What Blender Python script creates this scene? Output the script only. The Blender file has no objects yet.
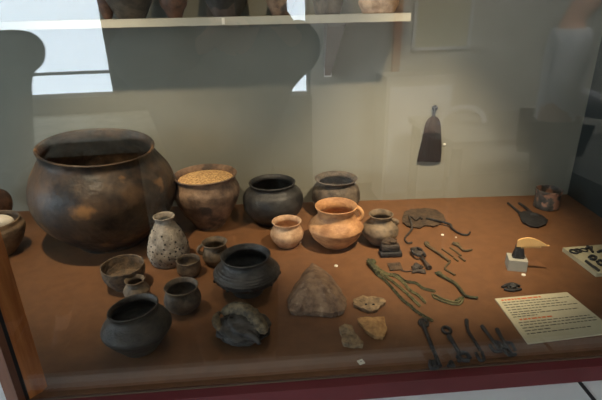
import bpy, bmesh, math, random
from mathutils import Vector, Matrix, noise
random.seed(7)
COL = bpy.context.scene.collection
sc = bpy.context.scene
R = math.radians

# ------------------------------------------------------------------ camera
F = 459.0; PITCH = R(22.6); ROLL = R(-1.25)
CAM = Vector((0, 0, 1.55)); TZ = 0.90
fw = Vector((0, math.cos(PITCH), -math.sin(PITCH)))
r0 = Vector((1, 0, 0)); u0 = Vector((0, math.sin(PITCH), math.cos(PITCH)))
RT = r0*math.cos(ROLL) + u0*math.sin(ROLL)
UP = -r0*math.sin(ROLL) + u0*math.cos(ROLL)
cd = bpy.data.cameras.new('camera'); cam = bpy.data.objects.new('camera', cd); COL.objects.link(cam)
m = Matrix((RT, UP, -fw)).transposed().to_4x4(); m.translation = CAM
cam.matrix_world = m
cd.sensor_width = 36; cd.lens = 36*F/602; cd.clip_start = 0.02; cd.clip_end = 60
sc.camera = cam

def ray(px, py): return (fw + RT*((px-301)/F) - UP*((py-200)/F))
def at(px, py, z=TZ):
    d = ray(px, py); return CAM + d*((z-CAM.z)/d.z)
def aty(px, py, y):
    d = ray(px, py); return CAM + d*(y/d.y)
def proj(p):
    q = p-CAM; w = q.dot(fw); return 301+F*q.dot(RT)/w, 200-F*q.dot(UP)/w, w

# key lines of the case
WA, WB = at(28, 211), at(560, 194.5)                 # foot of the back wall
WD = (WB-WA).normalized(); WN = Vector((WD.y, -WD.x, 0))   # towards the viewer
LEDGE = TZ-0.014
GA, GB = at(30, 399.5, LEDGE), at(602, 355.5, LEDGE)      # foot of the front glass
GD = (GB-GA).normalized(); GN = Vector((GD.y, -GD.x, 0))
def wally(x): return WA.y + (x-WA.x)*WD.y/WD.x
def glassy(x): return GA.y + (x-GA.x)*GD.y/GD.x
def on_wall(px, py, off=0.0):
    d = ray(px, py); P = WA+WN*off
    return CAM + d*((P-CAM).dot(WN)/d.dot(WN))
def mir(p): return p - 2*((p-GA).dot(GN))*GN
MC = mir(CAM)
def refl(px, py, y):                                  # where the room is that the front glass shows there
    d = ray(px, py); d = d-2*d.dot(GN)*GN
    return MC + d*((y-MC.y)/d.y)
def refz(px, py, z):
    d = ray(px, py); d = d-2*d.dot(GN)*GN
    return MC + d*((z-MC.z)/d.z)

# ------------------------------------------------------------------ materials
def lin(c):
    return tuple(((v/255)/12.92 if v/255 <= .04045 else ((v/255+.055)/1.055)**2.4) for v in c)+(1,)
def newmat(name):
    mt = bpy.data.materials.new(name); mt.use_nodes = True
    nt = mt.node_tree; b = nt.nodes['Principled BSDF']; return mt, nt, b
def surf(name, c1, c2=None, scale=8, rough=.7, bump=.0, bscale=60, metal=0, c3=None, c3scale=30, c3lo=.6, stretch=(1, 1, 1), spec=.5, detail=6, lo=.38, hi=.62):
    mt, nt, b = newmat(name); N = nt.nodes; L = nt.links
    tc = N.new('ShaderNodeTexCoord'); mp = N.new('ShaderNodeMapping'); mp.inputs['Scale'].default_value = stretch
    L.new(tc.outputs['Object'], mp.inputs['Vector'])
    n = N.new('ShaderNodeTexNoise'); n.inputs['Scale'].default_value = scale; n.inputs['Detail'].default_value = detail
    n.inputs['Roughness'].default_value = .65
    L.new(mp.outputs[0], n.inputs['Vector'])
    cr = N.new('ShaderNodeValToRGB'); cr.color_ramp.elements[0].position = lo; cr.color_ramp.elements[1].position = hi
    cr.color_ramp.elements[0].color = lin(c1); cr.color_ramp.elements[1].color = lin(c2 or c1)
    L.new(n.outputs['Fac'], cr.inputs[0]); out = cr.outputs[0]
    if c3:
        n3 = N.new('ShaderNodeTexNoise'); n3.inputs['Scale'].default_value = c3scale; n3.inputs['Detail'].default_value = 4
        L.new(mp.outputs[0], n3.inputs['Vector'])
        r3 = N.new('ShaderNodeValToRGB'); r3.color_ramp.elements[0].position = c3lo; r3.color_ramp.elements[1].position = c3lo+.08
        mx = N.new('ShaderNodeMix'); mx.data_type = 'RGBA'
        L.new(n3.outputs['Fac'], r3.inputs[0]); L.new(r3.outputs[0], mx.inputs['Factor'])
        L.new(out, mx.inputs['A']); mx.inputs['B'].default_value = lin(c3); out = mx.outputs['Result']
    L.new(out, b.inputs['Base Color'])
    b.inputs['Roughness'].default_value = rough; b.inputs['Metallic'].default_value = metal
    b.inputs['Specular IOR Level'].default_value = spec
    if bump:
        nb = N.new('ShaderNodeTexNoise'); nb.inputs['Scale'].default_value = bscale; nb.inputs['Detail'].default_value = 5
        L.new(mp.outputs[0], nb.inputs['Vector'])
        bp = N.new('ShaderNodeBump'); bp.inputs['Strength'].default_value = bump; bp.inputs['Distance'].default_value = .004
        L.new(nb.outputs['Fac'], bp.inputs['Height']); L.new(bp.outputs[0], b.inputs['Normal'])
    return mt

M = {}
M['felt'] = surf('brown_felt', (107, 73, 47), (118, 81, 52), 30, .5, .15, 500, spec=.5)
M['wall'] = surf('olive_grey_paint', (136, 135, 123), (142, 141, 129), 3, .9)
M['white'] = surf('white_laminate', (226, 230, 234), (232, 236, 240), 3, .4)
M['seam'] = surf('dark_joint', (40, 42, 46), None, 3, .7)
M['red'] = surf('dark_red_paint', (96, 32, 36), (104, 37, 41), 5, .5)
M['wood'] = surf('varnished_wood', (164, 92, 42), (204, 130, 70), 12, .45, .1, 60, stretch=(4, 4, .3))
M['wood2'] = surf('darker_wood', (86, 48, 28), (120, 72, 42), 9, .5, stretch=(3, 3, .35))
M['dark'] = surf('black_gap', (18, 15, 14), None, 3, .8)
M['teal'] = surf('dark_teal_panel', (40, 47, 48), (46, 53, 54), 4, .35)
M['cream'] = surf('cream_shelf', (178, 174, 158), (186, 182, 166), 5, .6)
M['bracket'] = surf('grey_bracket', (104, 99, 92), (114, 109, 102), 6, .6)
M['metalw'] = surf('bright_screw_plate', (190, 190, 188), None, 6, .4)
M['paper'] = surf('cream_paper', (206, 198, 168), (212, 204, 174), 20, .8)
M['ink'] = surf('black_ink', (82, 80, 74), None, 5, .8)
M['orange'] = surf('orange_ink', (214, 110, 60), None, 5, .8)
M['tag'] = surf('white_tag', (232, 228, 214), None, 5, .6)
M['skin'] = surf('skin', (206, 160, 134), (212, 168, 142), 8, .6)
M['hair'] = surf('dark_hair', (40, 30, 24), (52, 40, 32), 40, .6)
M['navy'] = surf('grey_blue_cloth', (96, 104, 110), (104, 112, 118), 20, .9)
M['greyc'] = surf('grey_cloth', (120, 118, 116), (128, 126, 124), 20, .9)
M['shirt'] = surf('white_shirt', (225, 228, 232), (232, 234, 238), 12, .9)
M['trouser'] = surf('grey_trousers', (30, 31, 34), (36, 37, 40), 20, .9)
M['plastic'] = surf('black_plastic', (20, 20, 22), None, 5, .35)
M['tile'] = surf('floor_stone', (38, 37, 36), (46, 45, 43), 4, .5)
M['room'] = surf('pale_gallery_paint', (196, 194, 186), (202, 200, 192), 3, .9)
M['roomd'] = surf('backlit_gallery_wall', (56, 64, 66), (62, 70, 72), 3, .9)  # dark tone that carries the backlit shade of the window wall
M['frame'] = surf('grey_window_frame', (120, 128, 134), None, 4, .5)
M['stone'] = surf('pale_stone', (150, 146, 128), (196, 192, 172), 9, .8, .3, 40, c3=(110, 106, 92), c3scale=14)

# clays
M['bronzepot'] = surf('patinated_dark_clay', (27, 22, 19), (82, 62, 43), 11, .5, 1, 34, c3=(140, 100, 58), c3scale=9, c3lo=.60, spec=.4)
M['grain_pot'] = surf('pinkish_brown_clay', (96, 76, 62), (150, 122, 98), 26, .7, .8, 70, c3=(78, 66, 58), c3scale=18, c3lo=.55)
M['grain'] = surf('grain_fill', (160, 116, 68), (238, 198, 138), 150, .9, 1, 150)
M['black'] = surf('black_burnished_clay', (28, 27, 27), (60, 58, 56), 26, .48, .6, 60)
M['black2'] = surf('dark_grey_clay', (32, 30, 29), (70, 66, 62), 30, .5, .7, 70, stretch=(1, 1, 2))
M['greyclay'] = surf('grey_brown_clay', (62, 53, 46), (106, 92, 76), 30, .7, .7, 80)
M['tan'] = surf('tan_orange_clay', (150, 104, 66), (200, 150, 102), 24, .62, .6, 60, stretch=(1, 1, 2))
M['tanhandle'] = surf('tan_orange_clay_handle', (190, 140, 92), (206, 156, 106), 9, .65, .3, 45)
M['brownjug'] = surf('grey_tan_clay', (84, 72, 58), (132, 112, 88), 32, .7, .7, 80)
M['palecup'] = surf('pale_pink_clay', (168, 130, 98), (216, 180, 144), 34, .7, .6, 70)
M['pierced'] = surf('pale_grey_clay', (110, 100, 88), (170, 157, 140), 40, .75, .6, 90, c3=(104, 88, 72), c3scale=70, c3lo=.62)
M['smallcup'] = surf('small_brown_clay', (70, 60, 50), (124, 106, 84), 36, .7, .7, 80)
M['sandy'] = surf('sandy_bowl_clay', (62, 52, 43), (116, 95, 72), 60, .8, 1, 110)
M['slate'] = surf('slate_grey_clay', (44, 38, 32), (76, 67, 57), 26, .5, .6, 70, stretch=(1, 1, 2))
M['eggpot'] = surf('warm_grey_clay', (88, 72, 56), (132, 108, 82), 28, .7, .7, 70)
M['redjar'] = surf('red_brown_clay', (70, 48, 36), (108, 74, 54), 28, .7, .7, 70)
M['egg'] = surf('egg_shell', (232, 222, 204), (238, 230, 214), 9, .5)
M['egg2'] = surf('tan_egg', (196, 176, 130), (206, 186, 140), 9, .5)
M['greystone'] = surf('mottled_stone', (96, 74, 58), (138, 112, 88), 40, .85, 1, 90, c3=(156, 132, 108), c3scale=50, c3lo=.60)
M['sherd'] = surf('tan_sherd', (150, 112, 72), (194, 152, 100), 60, .85, 1, 110)
M['sherdg'] = surf('pale_brown_sherd', (108, 90, 70), (164, 138, 104), 60, .85, 1, 110)
M['iron'] = surf('corroded_iron', (44, 38, 34), (74, 64, 56), 60, .75, .6, 200)
M['irond'] = surf('black_iron', (26, 26, 28), (48, 46, 46), 60, .6, .6, 200)
M['ironb'] = surf('brown_iron_plate', (54, 43, 34), (88, 70, 52), 50, .8, 1, 120)
M['green'] = surf('green_bronze', (40, 44, 30), (88, 88, 58), 90, .7, .9, 200)
M['greenp'] = surf('pale_green_bronze', (82, 80, 54), (124, 118, 82), 90, .7, .9, 200)
M['nail'] = surf('olive_bronze_pin', (62, 54, 38), (100, 86, 60), 60, .7, .6, 200)
M['hood'] = surf('dark_tan_clay', (62, 56, 46), (124, 110, 86), 70, .75, 1, 110)
M['edge'] = surf('pane_edge_brown', (92, 76, 62), None, 5, .5)
M['can'] = surf('mottled_copper_sheet', (52, 52, 50), (98, 92, 86), 40, .55, .6, 80, c3=(156, 116, 96), c3scale=34, c3lo=.50)
M['ivory'] = surf('ivory_comb', (226, 178, 112), (238, 194, 130), 20, .55, .2, 60)
M['cube'] = surf('grey_plinth_cube', (158, 156, 144), (166, 164, 152), 20, .7)
M['board'] = surf('cream_mount_board', (172, 166, 138), (180, 174, 146), 20, .8)
M['bristle'] = surf('dark_bristles', (22, 18, 17), (44, 33, 30), 60, .9, .8, 150, stretch=(3, 3, .2))
M['bristletop'] = surf('brown_tassel_top', (44, 32, 26), (66, 47, 37), 60, .9, .8, 150)
M['woodcol'] = surf('orange_wood_column', (160, 90, 50), (180, 106, 62), 8, .6, stretch=(3, 3, .3))

# glass: a clear pane that mirrors a few per cent of the room on each face
gm, nt, b = newmat('clear_glass'); nt.nodes.remove(b)
o = nt.nodes['Material Output']; mx = nt.nodes.new('ShaderNodeMixShader'); tr = nt.nodes.new('ShaderNodeBsdfTransparent')
gl = nt.nodes.new('ShaderNodeBsdfGlossy'); gl.inputs['Roughness'].default_value = 0.0
tr.inputs['Color'].default_value = (.985, .992, .988, 1)
lw = nt.nodes.new('ShaderNodeLayerWeight'); lw.inputs['Blend'].default_value = .5
p5 = nt.nodes.new('ShaderNodeMath'); p5.operation = 'POWER'; p5.inputs[1].default_value = 5
ma = nt.nodes.new('ShaderNodeMath'); ma.operation = 'MULTIPLY_ADD'; ma.inputs[1].default_value = .955; ma.inputs[2].default_value = .052
nt.links.new(lw.outputs['Facing'], p5.inputs[0]); nt.links.new(p5.outputs[0], ma.inputs[0]); nt.links.new(ma.outputs[0], mx.inputs[0])
nt.links.new(tr.outputs[0], mx.inputs[1]); nt.links.new(gl.outputs[0], mx.inputs[2]); nt.links.new(mx.outputs[0], o.inputs['Surface'])
M['glass'] = gm

# ------------------------------------------------------------------ mesh helpers
def link(name, bm, mat, parent=None, smooth=True, loc=None):
    me = bpy.data.meshes.new(name)
    bmesh.ops.recalc_face_normals(bm, faces=bm.faces[:])
    if smooth:
        for f in bm.faces: f.smooth = True
    bm.to_mesh(me); bm.free()
    me.materials.append(mat)
    ob = bpy.data.objects.new(name, me); COL.objects.link(ob)
    if loc is not None:
        ob.location = loc
    if parent is not None: ob.parent = parent
    if smooth:
        try: me.set_sharp_from_angle(angle=R(42))
        except Exception: pass
    return ob
def tag(o, label=None, cat=None, group=None, kind=None):
    if label: o['label'] = label
    if cat: o['category'] = cat
    if group: o['group'] = group
    if kind: o['kind'] = kind
    return o
def empty(name, loc, label, cat, group=None, kind=None):
    o = bpy.data.objects.new(name, None); COL.objects.link(o); o.location = loc; o.empty_display_size = .05
    return tag(o, label, cat, group, kind)
def part(name, bm, mat, root, smooth=True, label=None):
    """bm is in world coordinates; stored relative to root"""
    off = Vector(root.location); p = root.parent
    while p: off += p.location; p = p.parent
    bmesh.ops.translate(bm, verts=bm.verts[:], vec=-off)
    o = link(name, bm, mat, root, smooth)
    if label: o['label'] = label
    return o
def single(name, bm, mat, label, cat, loc, group=None, kind=None, smooth=True):
    bmesh.ops.translate(bm, verts=bm.verts[:], vec=-Vector(loc))
    return tag(link(name, bm, mat, None, smooth, loc), label, cat, group, kind)

def add_box(bm, c, s, mat3=None, bevel=0):
    t = bmesh.new(); bmesh.ops.create_cube(t, size=1)
    for v in t.verts: v.co = Vector((v.co.x*s[0], v.co.y*s[1], v.co.z*s[2]))
    if bevel: bmesh.ops.bevel(t, geom=t.edges[:], offset=bevel, segments=2, affect='EDGES', profile=.5)
    if mat3: bmesh.ops.transform(t, matrix=mat3.to_4x4(), verts=t.verts[:])
    bmesh.ops.translate(t, verts=t.verts[:], vec=Vector(c)); merge(bm, t)
def merge(bm, t):
    me = bpy.data.meshes.new('tmp'); t.to_mesh(me); t.free(); bm.from_mesh(me); bpy.data.meshes.remove(me)
def box(c, s, mat3=None, bevel=0):
    bm = bmesh.new(); add_box(bm, c, s, mat3, bevel); return bm
def wrap(p0, p1, depth, z0, z1, bevel=0):
    """a slab standing on the line p0-p1, `depth` thick away from its left side"""
    d = (p1-p0); d.z = 0; l = d.length; d.normalize(); n = Vector((-d.y, d.x, 0))
    c = (p0+p1)/2 + n*depth/2; c.z = (z0+z1)/2
    return box(c, (l, abs(depth), z1-z0), Matrix((d, n, Vector((0, 0, 1)))).transposed(), bevel)
def prism(pts, z0, z1, bm=None):
    bm = bm or bmesh.new()
    a = [bm.verts.new((p[0], p[1], z0)) for p in pts]; b_ = [bm.verts.new((p[0], p[1], z1)) for p in pts]
    bm.faces.new(a[::-1]); bm.faces.new(b_); n = len(pts)
    for i in range(n): bm.faces.new((a[i], a[(i+1) % n], b_[(i+1) % n], b_[i]))
    return bm
def crom(P, n):
    out = []; k = len(P)
    for i in range(k-1):
        p0, p1, p2, p3 = P[max(i-1, 0)], P[i], P[i+1], P[min(i+2, k-1)]
        for j in range(n):
            t = j/n
            out.append(tuple(.5*((2*b)+(-a+c)*t+(2*a-5*b+4*c-d)*t*t+(-a+3*b-3*c+d)*t**3) for a, b, c, d in zip(p0, p1, p2, p3)))
    out.append(tuple(P[-1])); return out
def tube(bm, pts, rad, seg=8, smooth=4, flat=1.0, jit=0.0):
    """round bar through the points; rad number or list; flat squeezes it vertically"""
    if not isinstance(rad, (list, tuple)): rad = [rad]*len(pts)
    P = [tuple(p)+(r,) for p, r in zip(pts, rad)]
    P = crom(P, smooth) if len(P) > 2 or smooth > 1 else P
    C = [Vector(p[:3]) for p in P]; rr = [max(p[3], .0003) for p in P]; rings = []
    up = Vector((0, 0, 1)); n = len(C); prev = None
    for i in range(n):
        t = (C[min(i+1, n-1)]-C[max(i-1, 0)]).normalized()
        s = t.cross(up)
        if s.length < .25:
            s = prev - t*prev.dot(t) if prev else t.cross(Vector((0, 1, 0)))
        s.normalize()
        if prev and prev.dot(s) < 0: s = -s
        prev = s; w = s.cross(t).normalized()
        ring = []
        for k in range(seg):
            a = 2*math.pi*k/seg
            q = rr[i]*(1+jit*random.uniform(-1, 1))
            ring.append(bm.verts.new(C[i]+s*math.cos(a)*q+w*math.sin(a)*q*flat))
        rings.append(ring)
    for i in range(n-1):
        for k in range(seg):
            bm.faces.new((rings[i][k], rings[i][(k+1) % seg], rings[i+1][(k+1) % seg], rings[i+1][k]))
    bm.faces.new(rings[0][::-1]); bm.faces.new(rings[-1])
def closed_tube(bm, pts, rad, seg=8, flat=1.0):
    n = len(pts); rings = []; up = Vector((0, 0, 1))
    for i in range(n):
        t = (pts[(i+1) % n]-pts[i-1]).normalized(); s = t.cross(up)
        if s.length < .2: s = t.cross(Vector((0, 1, 0)))
        s.normalize(); w = s.cross(t)
        rings.append([bm.verts.new(pts[i]+s*math.cos(2*math.pi*k/seg)*rad+w*math.sin(2*math.pi*k/seg)*rad*flat) for k in range(seg)])
    for i in range(n):
        for k in range(seg):
            bm.faces.new((rings[i][k], rings[i][(k+1) % seg], rings[(i+1) % n][(k+1) % seg], rings[(i+1) % n][k]))
def lump(bm, c, s, amp=.25, freq=2.5, sub=3, rot=0, seed=0):
    t = bmesh.new(); bmesh.ops.create_icosphere(t, subdivisions=sub, radius=1)
    for v in t.verts:
        k = 1+amp*noise.noise(v.co*freq+Vector((seed*3.1, 1.7*seed, seed)))*1.6
        v.co = Vector((v.co.x*s[0]*k, v.co.y*s[1]*k, v.co.z*s[2]*k))
    bmesh.ops.rotate(t, cent=(0, 0, 0), matrix=Matrix.Rotation(rot, 3, 'Z'), verts=t.verts[:])
    bmesh.ops.translate(t, verts=t.verts[:], vec=Vector(c)); merge(bm, t)
def slab(bm, outline, z0, th, dome=0, rough=.0, rings=7, jag=.0, seed=0, hole=None):
    """irregular flat-bottomed piece: outline of world xy points"""
    n0 = len(outline); pts = []
    for i in range(n0):
        a, b = Vector(outline[i]).to_2d(), Vector(outline[(i+1) % n0]).to_2d()
        for j in range(6):
            p = a.lerp(b, j/6)
            nv = noise.noise(Vector((p.x*160, p.y*160, seed*5.0)))
            pts.append((p, nv))
    c = sum((p for p, _ in pts), Vector((0, 0)))/len(pts)
    pts = [p+(p-c).normalized()*nv*jag for p, nv in pts]
    n = len(pts); top = []
    cv = bm.verts.new((c.x, c.y, z0+th+dome))
    for r in range(1, rings+1):
        f = r/rings; row = []
        for p in pts:
            q = c.lerp(p, f); z = z0+th+dome*(1-f**2.2)
            if rough: z += rough*noise.noise(Vector((q.x*70, q.y*70, seed+3.3)))
            row.append(bm.verts.new((q.x, q.y, max(z, z0+.001))))
        top.append(row)
    bot = [bm.verts.new((c.lerp(p, .93).x, c.lerp(p, .93).y, z0)) for p in pts]; cb = bm.verts.new((c.x, c.y, z0))
    for i in range(n):
        j = (i+1) % n
        bm.faces.new((cv, top[0][i], top[0][j]))
        for r in range(rings-1): bm.faces.new((top[r][i], top[r+1][i], top[r+1][j], top[r][j]))
        bm.faces.new((top[-1][i], bot[i], bot[j], top[-1][j])); bm.faces.new((cb, bot[j], bot[i]))
def P2(l, z=TZ): return [at(x, y, z) for x, y in l]

# ------------------------------------------------------------------ pots
def lathe(prof, h, S=72, wob=.0, th=.005, tilt=None, seed=0, ridges=None, dents=None, floor_t=.08):
    """prof: [(t, radius)] from base to rim; thick-walled vessel with its base at z = 0"""
    out = crom([(t, r) for t, r in prof], 7)
    inner = []
    for t, r in reversed(out):
        if t*h < max(th*1.5, floor_t*h): break
        inner.append((t, max(r-th, .002)))
    ring_prof = [(t*h, r, 0) for t, r in out]
    tr, rr = out[-1]
    ring_prof.append((tr*h+th*.35, rr-th*.5, 0))
    ring_prof += [(t*h, r, 1) for t, r in inner]
    zf = ring_prof[-1][0]; rl = ring_prof[-1][1]
    ring_prof += [(zf-th*.5, rl*.7, 1), (zf-th*.6, rl*.3, 1)]
    bm = bmesh.new(); rows = []
    for z, r, inn in ring_prof:
        row = []
        for k in range(S):
            a = 2*math.pi*k/S; q = r; zz = z
            if wob:
                q *= 1+wob*noise.noise(Vector((math.cos(a)*1.2, math.sin(a)*1.2, z/h*1.5+seed)))
                q += wob*.12*r*noise.noise(Vector((math.cos(a)*5, math.sin(a)*5, z/h*7+seed)))
            if ridges and not inn:
                for zr, w, amp in ridges: q += amp*math.exp(-((z/h-zr)/w)**2)
            if tilt: zz += (z/h)**3*h*(tilt[0]*math.cos(a)+tilt[1]*math.sin(a))
            row.append(bm.verts.new((q*math.cos(a), q*math.sin(a), zz)))
        rows.append(row)
    for i in range(len(rows)-1):
        for k in range(S): bm.faces.new((rows[i][k], rows[i][(k+1) % S], rows[i+1][(k+1) % S], rows[i+1][k]))
    bm.faces.new(rows[0][::-1]); bm.faces.new(rows[-1])
    return bm
def solve(xc, yrim, ybot, wbase):
    """base centre and height of a vessel from where its foot and rim show"""
    P = at(xc, ybot-3); h = .1
    for _ in range(14):
        s = proj(P)[2]/F; rb = wbase/2*s
        Q = at(xc, ybot); P = Vector((Q.x, Q.y+rb, TZ))
        lo, hi = 0.01, .6
        for _ in range(30):
            mid = (lo+hi)/2
            if proj(P+Vector((0, 0, mid)))[1] > yrim: lo = mid
            else: hi = mid
        h = lo
    # keep the column under the rim
    xr = proj(P+Vector((0, 0, h)))[0]
    P.x += (xc-xr)*s
    return P, h, proj(P+Vector((0, 0, h*.5)))[2]/F
def vessel(name, xc, yrim, ybot, prof, mat, label, cat, **kw):
    """prof in pixels of width"""
    P, h, s = solve(xc, yrim, ybot, prof[0][1])
    pr = [(t, w/2*proj(P+Vector((0, 0, h*t)))[2]/F) for t, w in prof]
    hasparts = kw.pop('parts', False)
    bm = lathe(pr, h, **kw)
    if hasparts:
        root = empty(name, P, label, cat)
        link('vessel_body', bm, M[mat], root)
        return root, P, h, s, pr
    o = link(name, bm, M[mat], None, True, P); tag(o, label, cat)
    return o, P, h, s, pr

# 1 great cauldron
vessel('storage_pot', 96.5, 146, 254, [(0, 66), (.04, 70), (.16, 96), (.34, 124), (.55, 137), (.72, 133), (.86, 116), (.93, 108), (1, 111)],
       'bronzepot', 'huge dark round-bellied pot with wide mouth and rust gold patches, largest in the case', 'pot',
       wob=.04, th=.009, tilt=(-.05, .035), seed=2, S=96)
# 2 grain pot
g, P, h, s, pr = vessel('grain_pot', 205, 174, 230, [(0, 30), (.05, 32), (.3, 50), (.55, 63), (.72, 66), (.84, 61), (.92, 59), (1, 64)],
       'grain_pot', 'wide pinkish brown clay pot filled with yellow grain, beside the huge dark pot', 'pot', wob=.03, th=.006, seed=5)
bm = bmesh.new()
rg = 28.5*s; ring = []
for r in range(0, 15):
    row = []
    for k in range(48):
        a = 2*math.pi*k/48; q = rg*r/14
        row.append(bm.verts.new((q*math.cos(a), q*math.sin(a), .012*(1-(r/14)**2)+.0012*noise.noise(Vector((q*math.cos(a)*300, q*math.sin(a)*300, 0)))) ))
    ring.append(row)
for i in range(14):
    for k in range(48): bm.faces.new((ring[i][k], ring[i][(k+1) % 48], ring[i+1][(k+1) % 48], ring[i+1][k]))
bot = [bm.verts.new((v.co.x*.9, v.co.y*.9, -.02)) for v in ring[-1]]
for k in range(48): bm.faces.new((ring[-1][k], ring[-1][(k+1) % 48], bot[(k+1) % 48], bot[k]))
bm.faces.new(bot[::-1]); bmesh.ops.remove_doubles(bm, verts=bm.verts[:], dist=1e-6)
o = link('grain', bm, M['grain'], None, True, P+Vector((0, 0, h*.90)))
tag(o, 'heap of pale yellow grain filling the wide pinkish brown pot', 'grain', None, 'stuff')
# 3 black pot
vessel('round_pot', 272, 182, 227, [(0, 34), (.05, 37), (.3, 55), (.55, 60), (.75, 56), (.88, 45), (.94, 44), (1, 47)],
       'black', 'round black burnished pot with wide mouth, right of the grain pot', 'pot', wob=.03, th=.006, seed=8)
# 4 pot behind jug
vessel('necked_pot', 336, 178, 217, [(0, 26), (.06, 29), (.35, 46), (.55, 48), (.74, 45), (.87, 37), (.93, 37), (1, 43)],
       'greyclay', 'dark grey brown pot with flared rim standing behind the orange tan jug', 'pot', wob=.02, th=.005, seed=9)
# 5 orange jug with handle
def handle(root, P, h, s, pr, ang, ttop, tbot, out, rad, mat, label=None, flat=.6):
    def rat(t):
        q = crom(pr, 7)
        return min(q, key=lambda e: abs(e[0]-t))[1]
    d = Vector((math.cos(ang), math.sin(ang), 0)); pts = []
    for i in range(9):
        k = i/8; t = ttop+(tbot-ttop)*k
        r = rat(t) if i in (0, 8) else max(rat(ttop), rat(tbot))
        rr_ = (rat(ttop)*(1-k)+rat(tbot)*k)+math.sin(math.pi*k)**.7*out*s-.001
        pts.append(P+d*rr_+Vector((0, 0, t*h+math.sin(math.pi*min(k*1.3, 1))*0.0)))
    bm = bmesh.new(); tube(bm, pts, [rad*s]*9, 10, 3)
    return part('handle', bm, M[mat], root, label=label)
root, P, h, s, pr = vessel('handled_jug', 336, 205.5, 250, [(0, 28), (.05, 32), (.22, 46), (.36, 51), (.44, 54.5), (.5, 54.5), (.6, 49), (.70, 40), (.80, 36.5), (.9, 38), (1, 43)],
       'tan', 'orange tan clay jug with wide mouth and one loop handle on its right', 'jug', parts=True, wob=.02, th=.004, seed=12, floor_t=.1)
handle(root, P, h, s, pr, R(-4), .96, .64, 4.5, 2.4, 'tanhandle')
# 6 little jug
root, P, h, s, pr = vessel('small_jug', 381, 214, 246.5, [(0, 20), (.06, 23), (.3, 34), (.48, 36), (.64, 32), (.77, 23), (.88, 21), (1, 25)],
       'brownjug', 'small grey brown jug with narrow neck and stub handle, right of the orange jug', 'jug', parts=True, wob=.02, th=.0035, seed=14)
handle(root, P, h, s, pr, R(-12), .84, .7, 4, 2.0, 'brownjug')
# 7 pale cup
vessel('small_pale_pot', 286.5, 221, 249, [(0, 20), (.06, 22), (.3, 31), (.52, 33), (.7, 29), (.82, 26), (.92, 27), (1, 30)],
       'palecup', 'small pale pinkish pot left of the orange tan jug', 'pot', wob=.02, th=.003, seed=15)
# 8 pierced bottle
root, P, h, s, pr = vessel('pierced_vessel', 163.5, 216, 269, [(0, 34), (.05, 37), (.22, 41), (.42, 38), (.62, 32), (.8, 22), (.88, 18), (.94, 18.5), (1, 21.5)],
       'pierced', 'pale bottle-shaped vessel with rows of small dark holes over its body', 'vessel', parts=True, wob=.015, th=.0035, seed=17)
bm = bmesh.new(); q = crom(pr, 7)
for row in range(9):
    t = .14+row*.078
    r = min(q, key=lambda e: abs(e[0]-t))[1]
    n = int(2*math.pi*r/(.0135))
    for k in range(n):
        if random.random() < .22: continue
        a = 2*math.pi*(k+.5*(row % 2))/n+random.uniform(-.14, .14)
        d = Vector((math.cos(a), math.sin(a), 0)); rr = (r*1.008+.0004)
        c = P+d*rr+Vector((0, 0, h*t+random.uniform(-.003, .003)))
        tb = bmesh.new(); bmesh.ops.create_circle(tb, cap_ends=True, segments=8, radius=random.uniform(.0016, .003))
        bmesh.ops.extrude_face_region(tb, geom=tb.faces[:])
        tb.verts.ensure_lookup_table()
        for i, v in enumerate(tb.verts):
            if i >= 8: v.co.z -= .002
        bmesh.ops.transform(tb, matrix=d.to_track_quat('Z', 'Y').to_matrix().to_4x4(), verts=tb.verts[:])
        bmesh.ops.translate(tb, verts=tb.verts[:], vec=c); merge(bm, tb)
o = part('pierced_hole', bm, M['dark'], root, smooth=False); o['kind'] = 'stuff'; o['label'] = 'dark holes in rows'
# 9 mug with handle
root, P, h, s, pr = vessel('small_mug', 214.5, 242, 267.5, [(0, 18), (.06, 20), (.3, 26), (.55, 25.5), (.75, 22), (.88, 22), (1, 26)],
       'smallcup', 'small dark mug with a handle at its left, behind the ridged black pot', 'mug', parts=True, wob=.02, th=.003, seed=19)
handle(root, P, h, s, pr, R(200), .97, .55, 4.5, 1.6, 'brownjug')
# 10 cup
vessel('straight_cup', 188, 259.5, 278, [(0, 16), (.06, 19), (.3, 23.5), (.6, 24), (.85, 23), (1, 24)],
       'smallcup', 'small straight-sided brown cup standing right below the pierced vessel', 'cup', wob=.03, th=.003, seed=21)
# 11 bowl
vessel('shallow_bowl', 122, 265, 292.5, [(0, 22), (.1, 25), (.35, 34), (.6, 40), (.8, 42), (1, 43)],
       'sandy', 'shallow grainy brown bowl behind the tiny pot and slate grey pot', 'bowl', wob=.05, th=.004, seed=23, floor_t=.42)
# 12 tiny pot
vessel('tiny_pot', 134.5, 279.5, 303, [(0, 16), (.08, 18), (.3, 24), (.5, 25), (.7, 20), (.85, 16), (1, 20)],
       'brownjug', 'tiny tan pot with narrow neck squeezed between shallow bowl and slate pot', 'pot', wob=.02, th=.0025, seed=25)
# 13 bowl
vessel('wide_mouthed_pot', 181, 286, 315.5, [(0, 17), (.07, 21), (.28, 33), (.5, 36.5), (.7, 34), (.84, 31), (.92, 32), (1, 34.5)],
       'greyclay', 'small brown grey wide-mouthed pot in front of the straight cup', 'pot', wob=.02, th=.0035, seed=27)
# 14 slate pot
vessel('carinated_pot', 133, 307, 358, [(0, 34), (.06, 38), (.26, 52), (.46, 66), (.56, 68), (.68, 62), (.84, 49), (.92, 47), (1, 50)],
       'slate', 'slate grey shouldered pot nearest the left front corner', 'pot', wob=.02, th=.004, seed=29, tilt=(.05, -.02))
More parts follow.
